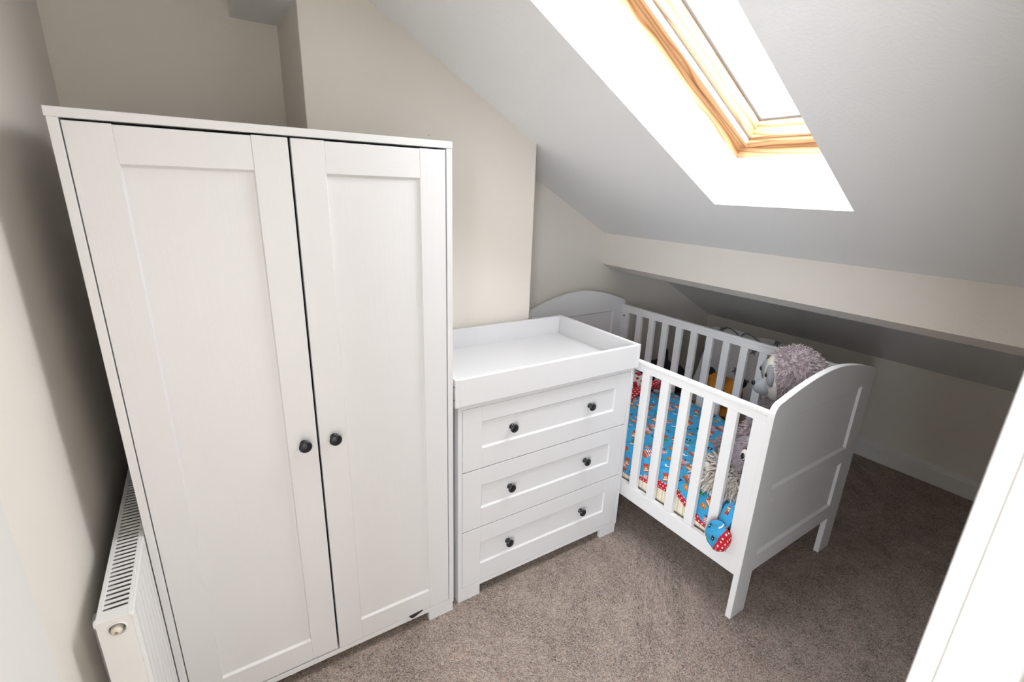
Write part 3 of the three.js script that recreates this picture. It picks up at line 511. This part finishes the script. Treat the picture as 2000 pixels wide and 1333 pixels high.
{ // shaggy grey plush lying by the bars
  const t = tagged('plush_dog', 'shaggy grey and lilac plush toy lying against the slats at the foot of the cot', 'soft toy');
  const low = blob([ell([0.130, 0.500, -0.150], [0.075, 0.058, 0.105]), ell([0.105, 0.480, -0.225], [0.050, 0.032, 0.050])], 0.04, [0.13, 0.47, -0.16], 0.17, 44);
  const top = blob([ell([0.150, 0.588, -0.122], [0.080, 0.066, 0.075]), ell([0.150, 0.630, -0.110], [0.070, 0.045, 0.058])], 0.03, [0.15, 0.58, -0.12], 0.15, 40);
  const shag = [[0.56, 0.51, 0.46], [0.66, 0.61, 0.56], [0.45, 0.41, 0.37], [0.74, 0.70, 0.64]];
  part('body', low, plush(0.45, 0.40, 0.36), t); part('head', top, plush(0.40, 0.35, 0.38), t, 'lilac grey head');
  fur('fur', low, 1500, 0.046, 0.0052, shag, t, [-0.35, -0.55, 0.05], () => true, 0.75);
  fur('fur', top, 3500, 0.013, 0.0020, [[0.40, 0.35, 0.38], [0.47, 0.42, 0.44], [0.34, 0.30, 0.33]], t, [0, -0.4, 0], (p) => Math.hypot(p.x - 0.075, (p.y - 0.64) * 0.7, p.z + 0.105) > 0.020, 0.5);
  const sph = (r, c) => new THREE.SphereGeometry(1, 24, 16).scale(...r).translate(...c), e = sub('eye', t); e.position.set(0.069, 0.6400, -0.105); e.lookAt(new THREE.Vector3(-1.5, 1.2, 0.6));
  part('eye_rim', sph([0.017, 0.026, 0.011], [0, 0, 0]), std({ color: lin(0.06, 0.028, 0.018), roughness: 0.3 }), e); part('eye_white', sph([0.013, 0.021, 0.007], [0.001, 0, 0.0070]), std({ color: lin(0.75, 0.73, 0.70), roughness: 0.2 }), e); part('pupil', sph([0.008, 0.013, 0.005], [0.002, -0.005, 0.0115]), shine, e);
  part('paw', blob([cap([0.066, 0.492, -0.215], [0.058, 0.528, -0.240], 0.020, 0.012)], 0.01, [0.062, 0.51, -0.228], 0.055, 28), plush(0.75, 0.70, 0.63), t, 'cream paw tip');
}

/* ------------------------------------------------------------------ things on the floor behind the cot */
const starTex = canvasTex(512, 512, (g, w) => { g.fillStyle = '#d9d7d6'; g.fillRect(0, 0, w, w); for (const [x, y, r, a] of [[90, 100, 44, 0.2], [290, 60, 26, 0.7], [420, 190, 42, 0.1], [200, 260, 26, 0.4], [60, 360, 32, 0.9], [330, 380, 44, 0.5], [470, 430, 24, 0.2], [190, 450, 22, 1.1]]) { g.fillStyle = '#77757a'; g.beginPath(); for (let k = 0; k < 10; k++) { const q = k % 2 ? r * 0.42 : r, b = a + k * Math.PI / 5; g.lineTo(x + q * Math.sin(b), y - q * Math.cos(b)); } g.fill(); } });
const wireMat = std({ color: lin(0.14, 0.14, 0.145), roughness: 0.45, metalness: 0.5 });
{
  const t = tagged('baby_bouncer', 'pale star-print baby bouncer on a dark wire frame behind the cot', 'baby seat');
  const P = (u, v) => { const a = 1.03 - 0.50 * u, k = v, b = 0.945 + 0.08 * Math.min(1, k / 0.4) + 0.16 * Math.max(0, k - 0.35) / 0.65, y = 0.335 - 0.03 * Math.sin(Math.min(1, k / 0.4) * Math.PI) + 0.41 * Math.pow(Math.max(0, k - 0.35) / 0.65, 1.1); const sag = Math.sin(u * Math.PI); return [b + 0.045 * sag, y - 0.035 * sag * (k < 0.45 ? 1 : 0.3) + 0.02 * Math.abs(Math.sin(u * Math.PI * 2)) * (k > 0.9 ? 1 : 0), -a]; };
  const g = grid(30, 36, P, (u, v) => [u * 0.50, v * 0.62]);
  part('seat_cover', g, cloth(starTex, 0.34), t);
  const f = sub('wire_frame', t);
  part('wire', tube([[1.15, 0.69, -1.02], [1.135, 0.752, -0.95], [1.125, 0.780, -0.90], [1.13, 0.765, -0.84], [1.14, 0.725, -0.81]], 0.0035, 40), wireMat, f);
  part('wire', tube([[1.14, 0.725, -0.81], [1.13, 0.765, -0.795], [1.12, 0.778, -0.76], [1.13, 0.755, -0.70], [1.15, 0.69, -0.57]], 0.0035, 40), wireMat, f);
  part('wire', tube([[0.855, 0.335, -1.035], [1.02, 0.345, -1.045], [1.18, 0.72, -1.036]], 0.006, 40), wireMat, f);
  part('wire', tube([[0.855, 0.335, -0.525], [1.02, 0.345, -0.515], [1.18, 0.72, -0.526]], 0.006, 40), wireMat, f);
  part('base_loop', tube([[0.855, 0.335, -1.035], [0.87, 0.12, -1.04], [0.90, 0.0075, -1.04], [1.15, 0.0075, -1.0], [1.20, 0.0075, -0.78], [1.15, 0.0075, -0.56], [0.90, 0.0075, -0.52], [0.87, 0.12, -0.52], [0.855, 0.335, -0.525]], 0.0075, 90), wireMat, f);
}
{
  const t = tagged('plush_tiger', 'orange plush tiger with black ears and stripes in the bouncer behind the cot', 'soft toy');
  const g = blob([ell([0.853, 0.215, -0.700], [0.078, 0.215, 0.120]), ell([0.853, 0.500, -0.690], [0.078, 0.082, 0.105]), cap([0.838, 0.40, -0.80], [0.828, 0.28, -0.86], 0.036, 0.032), cap([0.838, 0.40, -0.60], [0.828, 0.28, -0.55], 0.036, 0.032), ell([0.853, 0.568, -0.775], [0.020, 0.028, 0.028]), ell([0.853, 0.568, -0.615], [0.020, 0.028, 0.028])], 0.03, [0.853, 0.30, -0.70], 0.33, 72);
  part('body', g, plush(0.52, 0.20, 0.025), t);
  const sph = (r, c) => new THREE.SphereGeometry(1, 20, 14).scale(...r).translate(...c);
  for (const z of [-0.790, -0.600]) part('ear', sph([0.024, 0.028, 0.032], [0.851, 0.585, z]), plush(0.015, 0.015, 0.018), t, 'black ear');
  for (const [y, z, r] of [[0.515, -0.650, 0.017], [0.515, -0.735, 0.017]]) part('eye', sph([0.010, r, r], [0.781, y, z]), shine, t);
  for (const [y, r] of [[0.30, 0.098], [0.36, 0.090], [0.415, 0.060]]) part('stripe', tube([-1, -0.5, 0, 0.5, 1].map((k) => [0.853 - 0.074 * Math.cos(k * 1.3) * Math.sqrt(Math.max(0.05, 1 - ((y - 0.215) / 0.215) ** 2)), y + 0.01 * Math.abs(k), -0.70 + 0.116 * Math.sin(k * 1.3) * Math.sqrt(Math.max(0.05, 1 - ((y - 0.215) / 0.215) ** 2))]), 0.009, 30), plush(0.02, 0.018, 0.018), t);
}
{
  const t = tagged('plush_panda', 'small black and white plush panda beside the orange tiger behind the cot', 'soft toy');
  part('body', blob([ell([0.850, 0.50, -0.440], [0.052, 0.070, 0.052]), ell([0.850, 0.600, -0.440], [0.050, 0.050, 0.052]), ell([0.850, 0.22, -0.440], [0.062, 0.22, 0.066])], 0.05, [0.850, 0.33, -0.440], 0.36, 72), plush(0.60, 0.60, 0.60), t);
  const sph = (r, c) => new THREE.SphereGeometry(1, 20, 14).scale(...r).translate(...c);
  for (const z of [-0.482, -0.398]) part('ear', sph([0.018, 0.021, 0.020], [0.850, 0.648, z]), plush(0.015, 0.015, 0.018), t, 'black ear');
  for (const z of [-0.462, -0.418]) part('eye_patch', sph([0.012, 0.017, 0.014], [0.805, 0.606, z]), plush(0.015, 0.015, 0.018), t, 'black eye patch');
  for (const s of [-1, 1]) part('arm', blob([cap([0.835, 0.545, -0.440 + s * 0.045], [0.815, 0.49, -0.440 + s * 0.062], 0.020, 0.018)], 0.01, [0.83, 0.52, -0.440 + s * 0.055], 0.07, 30), plush(0.015, 0.015, 0.018), t, 'black arm');
}
{
  const t = tagged('navy_bag', 'dark navy fabric bag standing on the carpet behind the cot', 'bag');
  const g = new RoundedBoxGeometry(0.26, 0.47, 0.26, 8, 0.07), p = g.attributes.position;
  for (let i = 0; i < p.count; i++) { const x = p.getX(i), y = p.getY(i), z = p.getZ(i), k = 1 + 0.07 * noise.noise(x * 9 + 3, y * 9, z * 9); p.setXYZ(i, x * k * (y > 0 ? 1 - 0.25 * y / 0.235 : 1), y > -0.2 ? y * (1 + 0.03 * noise.noise(x * 12, 5, z * 12)) : y, z * k); }
  g.computeVertexNormals(); g.translate(1.0, 0.238, -1.215);
  part('bag_body', boxUV(g), navyMat, t);
  part('strap', tube([[0.93, 0.44, -1.14], [0.95, 0.53, -1.17], [1.0, 0.56, -1.215], [1.05, 0.53, -1.26], [1.07, 0.44, -1.29]], 0.010, 30), navyMat, t);
}
//@@REST
renderer.render(scene, camera);
